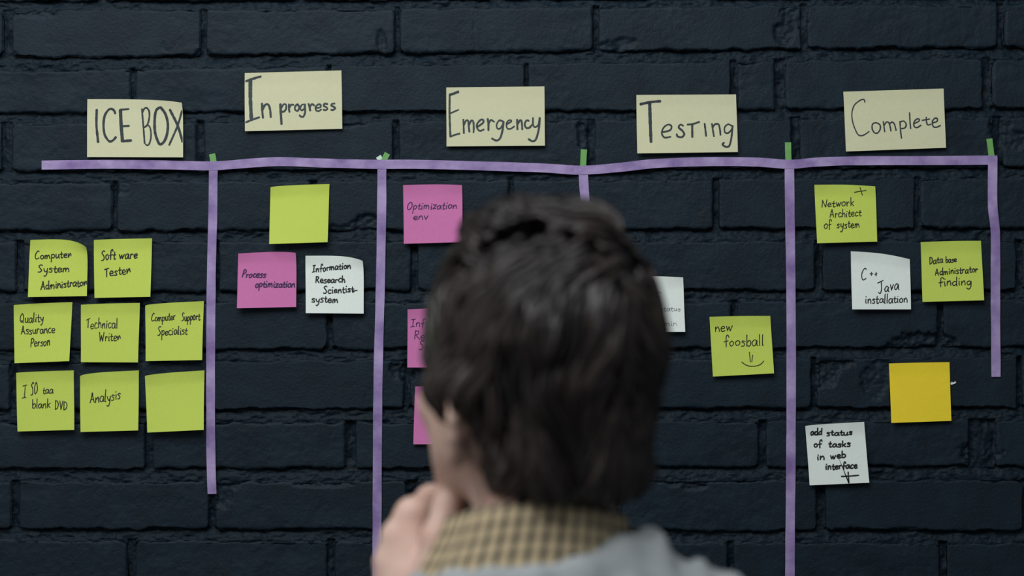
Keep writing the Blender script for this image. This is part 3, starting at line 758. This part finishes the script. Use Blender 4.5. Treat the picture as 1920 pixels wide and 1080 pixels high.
for s in (-1, 1):                                                                               # ears: shell, rim, lobe
    eax = [rt*math.cos(.45)+fw*-s*math.sin(.45)*-1*-1, fw*math.cos(.45)+rt*s*math.sin(.45)*-1*-1, up]
    out = rt*s*math.cos(.5)-fw*math.sin(.5)*0
    base = hl(s*.079, -.002, -.074)
    def E(a, c, o=0.0): return base+(-fw*.80+rt*s*.60)*a+up*c+rt*s*o
    body += [cap(E(.000, .012), E(.012, .012), .010, .006, .008), cap(E(.002, -.012), E(.010, -.012), .008, .005, .008)]
    ring = [(.000, .022), (.008, .033), (.018, .034), (.026, .024), (.027, .008), (.022, -.008), (.015, -.020), (.007, -.028), (.000, -.024)]
    for (a0, c0), (a1, c1) in zip(ring[:-1], ring[1:]): body.append(cap(E(a0, c0, .003), E(a1, c1, .003), .0048, .0048, .005))
    body.append(ell(E(.006, -.024, .003), (.007, .009, .009), AX, .006))
# neck, torso, arms, legs
body += [cap((.020, -.872, 1.30), hl(0, -.018, -.085), .064, .055, .03),
         ell((.045, -.875, 1.16), (.150, .092, .19), None, .05), ell((.045, -.875, .98), (.140, .09, .14), None, .06),
         cap((.03, -.875, 1.325), (.20, -.885, 1.280), .036, .036, .03), cap((.02, -.87, 1.315), (-.130, -.82, 1.250), .036, .036, .03)]
Lw = X(785, 1190, -.835); Le = np.array([-.150, -.735, 1.03])
Rw = np.array([.285, -.80, .79]); Re = np.array([.275, -.905, 1.02])
body += [cap((-.132, -.815, 1.245), Le, .041, .035, .02), cap(Le, Lw, .036, .025, .02),
         cap((.205, -.885, 1.28), Re, .041, .035, .02), cap(Re, Rw, .036, .025, .02)]
for s in (-1, 1):
    hip = (.045+s*.075, -.875, .90); kn = (.045+s*.095, -.865, .49); an = (.045+s*.105, -.885, .09)
    body += [cap(hip, kn, .080, .050, .04), cap(kn, an, .050, .034, .02), cap(an, (an[0]+s*.01, -.77, .035), .032, .026, .02)]
# left hand: fingers curled in at the chin, knuckles to the left
F3 = [[(776, 966, -.800), (806, 932, -.772), (846, 928, -.770), (862, 948, -.778)],
      [(750, 1010, -.802), (785, 972, -.768), (832, 962, -.768), (850, 985, -.780)],
      [(737, 1058, -.804), (772, 1022, -.768), (818, 1010, -.770), (838, 1030, -.782)],
      [(738, 1104, -.806), (770, 1074, -.772), (808, 1060, -.774), (824, 1082, -.786)]]
for i, ch in enumerate(F3):
    q = [X(*c) for c in ch]; r = [.0128, .0112, .0100, .0088] if i < 3 else [.0115, .0100, .0088, .0078]
    body.append(cap(Lw+(q[0]-Lw)*.12, q[0], .018, r[0]+.002, .014))
    for j in range(3): body.append(cap(q[j], q[j+1], r[j], r[j+1], .0035 if j else .006))
    body.append(ell(q[0]+np.array([-.004, -.002, .002]), (.0115, .0115, .0115), None, .008))
th = [X(812, 1085, -.842), X(822, 1010, -.838), X(838, 950, -.822), X(846, 905, -.800)]
for j, (r0, r1) in enumerate(((.018, .0145), (.0135, .0118), (.0118, .0095))): body.append(cap(th[j], th[j+1], r0, r1, .008))
# right hand, hanging
pd = (Rw-Re)/np.linalg.norm(Rw-Re)
for i in range(4):
    k0 = Rw+pd*.085+np.array([0, (i-1.5)*-.021, -.01+.004*abs(i-1.5)])
    body.append(cap(Rw+np.array([0, (i-1.5)*-.010, 0]), k0, .017, .0125, .014)); Lf = [.045, .050, .047, .038][i]
    k1 = k0+np.array([-.010, .003, -Lf]); k2 = k1+np.array([-.016, .003, -Lf*.55]); k3 = k2+np.array([-.014, 0, -Lf*.35])
    body += [cap(k0, k1, .0105, .0095, .004), cap(k1, k2, .0095, .0085, .003), cap(k2, k3, .0085, .0075, .003)]
t0 = Rw+np.array([-.008, .022, -.025]); t1 = t0+np.array([-.018, .032, -.035]); t2 = t1+np.array([-.012, .006, -.032]); t3 = t2+np.array([-.006, -.002, -.024])
body += [cap(t0, t1, .015, .0125, .010), cap(t1, t2, .012, .0105, .004), cap(t2, t3, .0105, .008, .003)]

m_skin, nt, b = mat('skin', (.64, .43, .35), .55, .4)
b.inputs['Subsurface Weight'].default_value = .22; b.inputs['Subsurface Radius'].default_value = (.012, .005, .003); b.inputs['Subsurface Scale'].default_value = .6
colour_noise(nt, b, (.60, .385, .31), (.68, .475, .395), 45)
add_bump(nt, b, [(300, .5, 2)], .0006, 'Position')
person = empty('person', (.045, -.86, 0))
tag(person, 'person seen from behind with dark hair, hand at the chin, grey top and checked collar', 'person')
fb = Field((-.26, -1.02, -.005), (.34, -.66, 1.68), .0036); fb.apply(body)
V, Fq = fb.mesh(); V = smooth_mesh(V, Fq, 1)
o = mesh_obj('body', V, Fq, m_skin, origin=(.045, -.86, .9)); place(o, person); del fb

m_eye, nt, b = mat('eye_white', (.72, .70, .68), .15, .5); m_iris, nt, b = mat('dark_iris', (.03, .018, .012), .1, .5)
def ball(c, R_, nseg=20):
    V = []; 
    for i in range(nseg//2+1):
        for j in range(nseg):
            a_, b_ = math.pi*i/(nseg//2), 2*math.pi*j/nseg
            V.append(c+rt*R_[0]*math.sin(a_)*math.cos(b_)+fw*R_[1]*math.sin(a_)*math.sin(b_)+up*R_[2]*math.cos(a_))
    F = [(i*nseg+j, (i+1)*nseg+j, (i+1)*nseg+(j+1) % nseg, i*nseg+(j+1) % nseg) for i in range(nseg//2) for j in range(nseg)]
    return np.array(V), F
for s in (-1, 1):
    c = hl(s*.031, .0905, -.0365); V, F = ball(c, (.0115, .0115, .0115)); eo = mesh_obj('eye', V, F, m_eye, origin=tuple(c)); place(eo, person)
    V, F = ball(np.array(c)+fw*.0085, (.0052, .0036, .0052)); mesh_obj('iris', V-np.array(c), F, m_iris, eo)

# hair: a volume with locks lying over it
hairp = [ell(hl(-.002, -.014, .000), (.087, .112, .097), AX, 0), ell(hl(.000, -.032, -.066), (.077, .070, .068), AX, .03),
         ell(hl(.004, -.056, -.108), (.062, .045, .036), AX, .02),
         ell(X(1035, 440, -.865), (.052, .058, .026), None, .02),
         ell(X(965, 470, -.830), (.040, .045, .030), None, .014), cap(X(868, 492, -.79), X(900, 446, -.795), .009, .016, .006), cap(X(900, 446, -.795), X(962, 416, -.81), .016, .017, .006), cap(X(962, 416, -.81), X(1050, 424, -.83), .017, .015, .008),
         ell(X(832, 530, -.80), (.016, .030, .011), None, .006, '-'), ell(hl(-.084, -.010, -.044), (.015, .034, .018), AX, .010),
         cap(hl(-.074, .034, -.02), hl(-.071, .034, -.058), .010, .006, .010), cap(hl(.076, .034, -.02), hl(.074, .030, -.062), .012, .007, .010),
         ell(hl(0, .118, -.060), (.085, .075, .080), AX, .012, '-'),
         ell(hl(-.094, -.004, -.094), (.034, .036, .031), AX, .006, '-'), ell(hl(.092, .006, -.086), (.030, .030, .032), AX, .008, '-')]
def relief(x, y, z):            # clumps that run down the head
    th = np.arctan2(y-HC[1]-.01, x-HC[0]-.01)
    w = .5*np.sin(z*42+th*3)+.25*np.sin(z*95+th*7)
    return (.0074*fbm2(th*3.6+w+20, z*9, 301, 2)+.0022*noise2(th*14+w*2, z*24, 305)).astype(np.float32)
GR = [(884, 506), (908, 468), (950, 441), (1010, 430), (1075, 447), (1130, 486)]
def hair_sdf(P):
    d = np.full(len(P), .06)
    x, y, z = P[:, 0], P[:, 1], P[:, 2]
    for kind, f, lo, hi, k in hairp: d = combine(kind, d, f(x, y, z), k)
    return d+relief(x, y, z)
def hair_grad(P):
    e = .0015; d0 = hair_sdf(P)
    g_ = np.stack([hair_sdf(P+np.eye(3)[i]*e)-d0 for i in range(3)], -1)
    return d0, g_/np.maximum(np.linalg.norm(g_, axis=1), 1e-9)[:, None]
m_hair, nt, b = mat('dark_hair', (.012, .0095, .0085), .40, .42)
at_ = nt.nodes.new('ShaderNodeAttribute'); at_.attribute_name = 'tone'
rp = nt.nodes.new('ShaderNodeValToRGB'); rp.color_ramp.elements[0].color = (.0006, .0005, .0005, 1); rp.color_ramp.elements[1].color = (.040, .029, .027, 1)
nt.links.new(at_.outputs['Fac'], rp.inputs[0]); nt.links.new(rp.outputs[0], b.inputs['Base Color'])
for (x0, y0), (x1, y1) in zip(GR[:-1], GR[1:]):          # the dark parting behind the swept-up front
    q = []
    for px_, py_ in ((x0, y0), (x1, y1)):
        ys = np.linspace(-1.02, -.72, 200); sd = hair_sdf(np.array([X(px_, py_, v_) for v_ in ys]))
        hit = np.argmax(sd < 0); q.append(X(px_, py_, ys[hit] if sd[hit] < 0 else -.83))
    hairp.append(cap(q[0], q[1], .012, .012, .004, '-'))
fh = Field((-.12, -1.02, 1.38), (.18, -.70, 1.70), .0035); fh.apply(hairp)
sl, PP = fh.region((-.12, -1.02, 1.38), (.18, -.70, 1.70)); fh.F += relief(*PP)
Vh, Fh = fh.mesh()
Vs = Vh.copy(); dd, gg = hair_grad(Vs)
Vs = Vs-gg*.003
hair = mesh_obj('hair', Vs, Fh, m_hair, origin=tuple(HC)); place(hair, person)
tag(hair, 'thick dark brown hair swept to the left at the crown')

for s in (-1, 1):
    pts = [hl(s*.014, .107, -.010), hl(s*.026, .107, -.005), hl(s*.038, .099, -.004), hl(s*.048, .088, -.008)]
    V = []; F = []
    for i, p in enumerate(pts):
        for j in range(6):
            a_ = j*math.pi/3; r_ = (.0032, .0038, .0032, .0012)[i]; V.append(p+up*r_*math.cos(a_)+fw*r_*.9*math.sin(a_))
    for i in range(3): F += [(i*6+j, i*6+(j+1) % 6, i*6+6+(j+1) % 6, i*6+6+j) for j in range(6)]
    eb = mesh_obj('eyebrow', V, F+[(5, 4, 3, 2, 1, 0), (18, 19, 20, 21, 22, 23)], m_hair, origin=tuple(pts[1])); place(eb, person)
rng = np.random.default_rng(5)
NL, ST = 3600, 15
roots = Vh[rng.integers(0, len(Vh), NL)]
P = roots.copy(); path = []; length = rng.uniform(.0035, .0062, NL); off = rng.uniform(-.0025, .0035, NL); ph = rng.uniform(0, 6.28, NL)
crown = X(1080, 470, -.90)
tone = np.clip(.45+.8*fbm2(roots[:, 0]*38+3, roots[:, 2]*22, 77, 2)+rng.normal(0, .12, NL), 0, 1)
for s in range(ST):
    d0, g_ = hair_grad(P)
    P = P-g_*(d0-off)[:, None]
    path.append(P.copy())
    z = P[:, 2]
    topw = np.clip((z-1.575)/.06, 0, 1)[:, None]
    away = P-crown; away /= np.maximum(np.linalg.norm(away, axis=1), 1e-6)[:, None]
    v = (1-topw)*np.array([[.0, 0, -1.0]])+topw*(np.array([[-.95, .55, .0]])*.8+away*.55)
    wob = np.stack([noise2(P[:, 0]*28+5, z*22, 11), noise2(P[:, 1]*28, z*22+7, 12), .35*noise2(P[:, 0]*30, P[:, 1]*30, 13)], -1)
    v = v+wob*(.85+.03*s)+.25*np.stack([np.sin(ph+s*.5), np.cos(ph+s*.5), 0*ph], -1)
    v = v-g_*(v*g_).sum(1)[:, None]; v /= np.maximum(np.linalg.norm(v, axis=1), 1e-6)[:, None]
    if s > 9: off = off+.0001
    P = P+v*(length*(P[:, 2] > 1.432))[:, None]
path = np.stack(path, 1)                      # NL, ST, 3
t = np.linspace(0, 1, ST)
rad = (.0007+.0026*np.sin(np.pi*np.clip(t*1.0+.12, 0, 1))**.7)[None]*rng.uniform(.7, 1.35, NL)[:, None]
T = np.gradient(path, axis=1); T /= np.maximum(np.linalg.norm(T, axis=2), 1e-9)[..., None]
A = np.cross(T, np.array([.31, .9, .2])); A /= np.maximum(np.linalg.norm(A, axis=2), 1e-9)[..., None]; B = np.cross(T, A)
ang = np.arange(4)*math.pi/2
ringp = path[:, :, None]+rad[:, :, None, None]*(A[:, :, None]*np.cos(ang)[None, None, :, None]+B[:, :, None]*np.sin(ang)[None, None, :, None])
vs = ringp.reshape(-1, 3)
base = (np.arange(NL)[:, None, None]*ST+np.arange(ST-1)[None, :, None])*4
j = np.arange(4)[None, None]; jn = (j+1) % 4
fq = np.stack([base+j, base+jn, base+4+jn, base+4+j], -1).reshape(-1, 4)
locks = mesh_obj('hair_lock', vs-HC, fq, m_hair, hair)
tag(locks, 'loose wavy locks of the hair', kind='stuff')
ca = locks.data.attributes.new('tone', 'FLOAT', 'POINT'); ca.data.foreach_set('value', np.repeat(tone, ST*4).astype(np.float32))

# jacket
jk = [ell((.045, -.880, 1.15), (.185, .125, .21), None, 0), ell((.045, -.88, .96), (.170, .125, .14), None, .05),
      ell((.050, -.892, 1.285), (.135, .080, .085), None, .03),
      cap((.085, -.885, 1.342), (.235, -.885, 1.292), .050, .052, .02), cap((.00, -.872, 1.318), (-.14, -.815, 1.250), .050, .052, .02),
      cap((.235, -.885, 1.288), Re, .056, .050, .03), cap(Re, Re+(Rw-Re)*.93, .050, .036, .02),
      cap((-.14, -.812, 1.243), Le, .056, .050, .03), cap(Le, Le+(Lw-Le)*.80, .050, .036, .02),
      cap((.117, -.905, 1.345), (.121, -.905, 1.402), .022, .0045, .010),
      cap((.121, -.905, 1.385), (.135, -.945, 1.30), .006, .009, .012), cap((.150, -.905, 1.374), (.172, -.945, 1.30), .008, .009, .010),
      cap((.180, -.900, 1.362), (.205, -.938, 1.29), .008, .009, .010), cap((.095, -.93, 1.365), (.10, -.96, 1.29), .006, .008, .012),
      cap((.022, -.866, 1.33), (.018, -.860, 1.46), .0815, .084, .004, '-')]
band = [X(1215, 1015, -.875), X(1165, 1036, -.905), X(1085, 1074, -.935), X(1000, 1090, -.950), X(920, 1093, -.947), X(850, 1096, -.925), X(786, 1102, -.88),
        np.array([-.075, -.82, 1.345]), np.array([-.03, -.778, 1.33]), np.array([.04, -.772, 1.33]), np.array([.10, -.80, 1.355]), X(1215, 1015, -.875)]
for q0, q1 in zip(band[:-1], band[1:]): jk += [cap(q0, q1, .009, .009, .02), cap(q0+[0, -.004, -.025], q1+[0, -.004, -.025], .014, .014, .02)]
m_jacket, nt, b = mat('grey_fabric', (.33, .355, .365), .9, .2)
colour_noise(nt, b, (.31, .335, .345), (.35, .375, .385), 60)
add_bump(nt, b, [(900, .6, 2), (30, 2.0, 2)], .0012, 'Position')
fj = Field((-.28, -1.04, .80), (.36, -.66, 1.42), .0045); fj.apply(jk)
sl, PP = fj.region((-.28, -1.04, .80), (.36, -.66, 1.42))
fj.F += (.0022*np.sin(PP[0]*90+PP[2]*55+3*np.sin(PP[1]*20))*np.clip((PP[0]-.06)*8, 0, 1)+.0025*np.sin(PP[2]*60+PP[0]*25)*np.clip((1.22-PP[2])*6, 0, 1)).astype(np.float32)
V, Fq = fj.mesh(); V = smooth_mesh(V, Fq, 2)
o = mesh_obj('jacket', V, Fq, m_jacket, origin=(.045, -.87, 1.1)); place(o, person); tag(o, 'plain grey top with soft folds on the shoulder'); del fj, PP

# shirt collar: a folded ring of checked cloth
nt_ = 96; cx, cy = .019, -.866
th_ = np.linspace(0, 2*math.pi, nt_, endpoint=False)
def bump_(a, c, w): d = (a-c+math.pi) % (2*math.pi)-math.pi; return np.exp(-(d/w)**2)
left = bump_(th_, math.pi*1.02, .75); back = bump_(th_, -math.pi/2, 1.0); right = bump_(th_, 0, .6); front = bump_(th_, math.pi/2, .9)
zt = 1.418+.012*back-.007*left-.006*right-.020*front; zb = 1.352+.012*right+.000*left-.012*front
rtop = .068+.003*left+.006*right; rb = .0815+.024*left+.001*right
prof = []
inner_z = zt-.045
prof.append((rtop-.003, inner_z)); prof.append((rtop-.002, (zt+inner_z)/2)); prof.append((rtop-.001, zt-.004)); prof.append((rtop+.0012, zt)); prof.append((rtop+.004, zt-.003))
for q in (.2, .4, .6, .8, 1.0): prof.append((rtop+.004+(rb-rtop-.004)*q**1.2, zt-.003+(zb-zt+.003)*q))
prof.append((rb-.0015, zb-.0005))
for q in (.75, .5, .25): prof.append((rtop+.002+(rb-rtop-.004)*q**1.2, zt-.006+(zb-zt+.003)*q))
prof.append((rtop+.0005, zt-.008)); prof.append((rtop-.0008, inner_z))
V = []; UV = []
for i, (r, z) in enumerate(prof):
    r = r+.0012*noise2(th_*2.2+9, np.full(nt_, i*.3), 44); 
    V.append(np.stack([cx+r*np.cos(th_), cy+r*.92*np.sin(th_), z+0*th_], -1)); UV.append(np.stack([th_*.078, 0*th_+(zt-z)], -1))
V = np.stack(V); k = len(prof); idx = np.arange(k*nt_).reshape(k, nt_); nx = np.roll(idx, -1, 1)
Fq = np.stack([idx, nx, np.roll(nx, -1, 0), np.roll(idx, -1, 0)], -1).reshape(-1, 4)
m_check, nt, b = mat('checked_cloth', (.3, .3, .3), .9, .2)
uvn = nt.nodes.new('ShaderNodeUVMap'); sep = nt.nodes.new('ShaderNodeSeparateXYZ')
nt.links.new(uvn.outputs[0], sep.inputs[0])
def mth(op, a, v2=None):
    n = nt.nodes.new('ShaderNodeMath'); n.operation = op
    for i, q in enumerate((a, v2)):
        if q is None: continue
        if isinstance(q, (int, float)): n.inputs[i].default_value = q
        else: nt.links.new(q, n.inputs[i])
    return n.outputs[0]
shear = mth('ADD', sep.outputs[0], mth('MULTIPLY', sep.outputs[1], .18))
su = mth('LESS_THAN', mth('FRACT', mth('MULTIPLY', shear, 1/.0126)), .44)
sv = mth('LESS_THAN', mth('FRACT', mth('MULTIPLY', sep.outputs[1], 1/.0126)), .36)
tot = mth('ADD', mth('MULTIPLY', su, .66), mth('MULTIPLY', sv, .30))
rp = nt.nodes.new('ShaderNodeValToRGB'); rp.color_ramp.elements[0].color = (*alb(176, 158, 126), 1); rp.color_ramp.elements[1].color = (.014, .022, .034, 1)
rp.color_ramp.elements[1].position = .93; nt.links.new(tot, rp.inputs[0]); nt.links.new(rp.outputs[0], b.inputs['Base Color'])
uvs = np.stack(UV).reshape(-1, 2)
o = mesh_obj('shirt_collar', V.reshape(-1, 3), Fq, m_check, origin=(cx, cy, 1.39), uvs=uvs); place(o, person)
tag(o, 'beige and dark checked shirt collar')

m_trouser, nt, b = mat('dark_trousers', (.03, .033, .04), .9, .2)
tr = [ell((.045, -.875, .90), (.165, .118, .11), None, 0)]
for s in (-1, 1):
    hip = (.045+s*.078, -.875, .88); kn = (.045+s*.095, -.865, .49); an = (.045+s*.105, -.885, .10)
    tr += [cap(hip, kn, .090, .064, .03), cap(kn, an, .064, .052, .02)]
ft = Field((-.20, -1.03, .04), (.29, -.70, 1.04), .007); ft.apply(tr); V, Fq = ft.mesh()
o = mesh_obj('trousers', V, Fq, m_trouser, origin=(.045, -.875, .5)); place(o, person)
m_shoe, nt, b = mat('black_leather', (.02, .02, .02), .4, .5)
for s in (-1, 1):
    x = .045+s*.112
    sh = [cap((x-s*.006, -.905, .045), (x, -.78, .038), .046, .046, 0), cap((x-s*.006, -.895, .05), (x-s*.006, -.89, .11), .046, .042, .02),
          ell((x, -.86, -.10), (.3, .4, .10), None, 0, '-')]
    ff = Field((x-.09, -.99, -.02), (x+.09, -.69, .17), .005); ff.apply(sh); V, Fq = ff.mesh()
    o = mesh_obj('shoe', V, Fq, m_shoe, origin=(x, -.85, .05)); place(o, person)
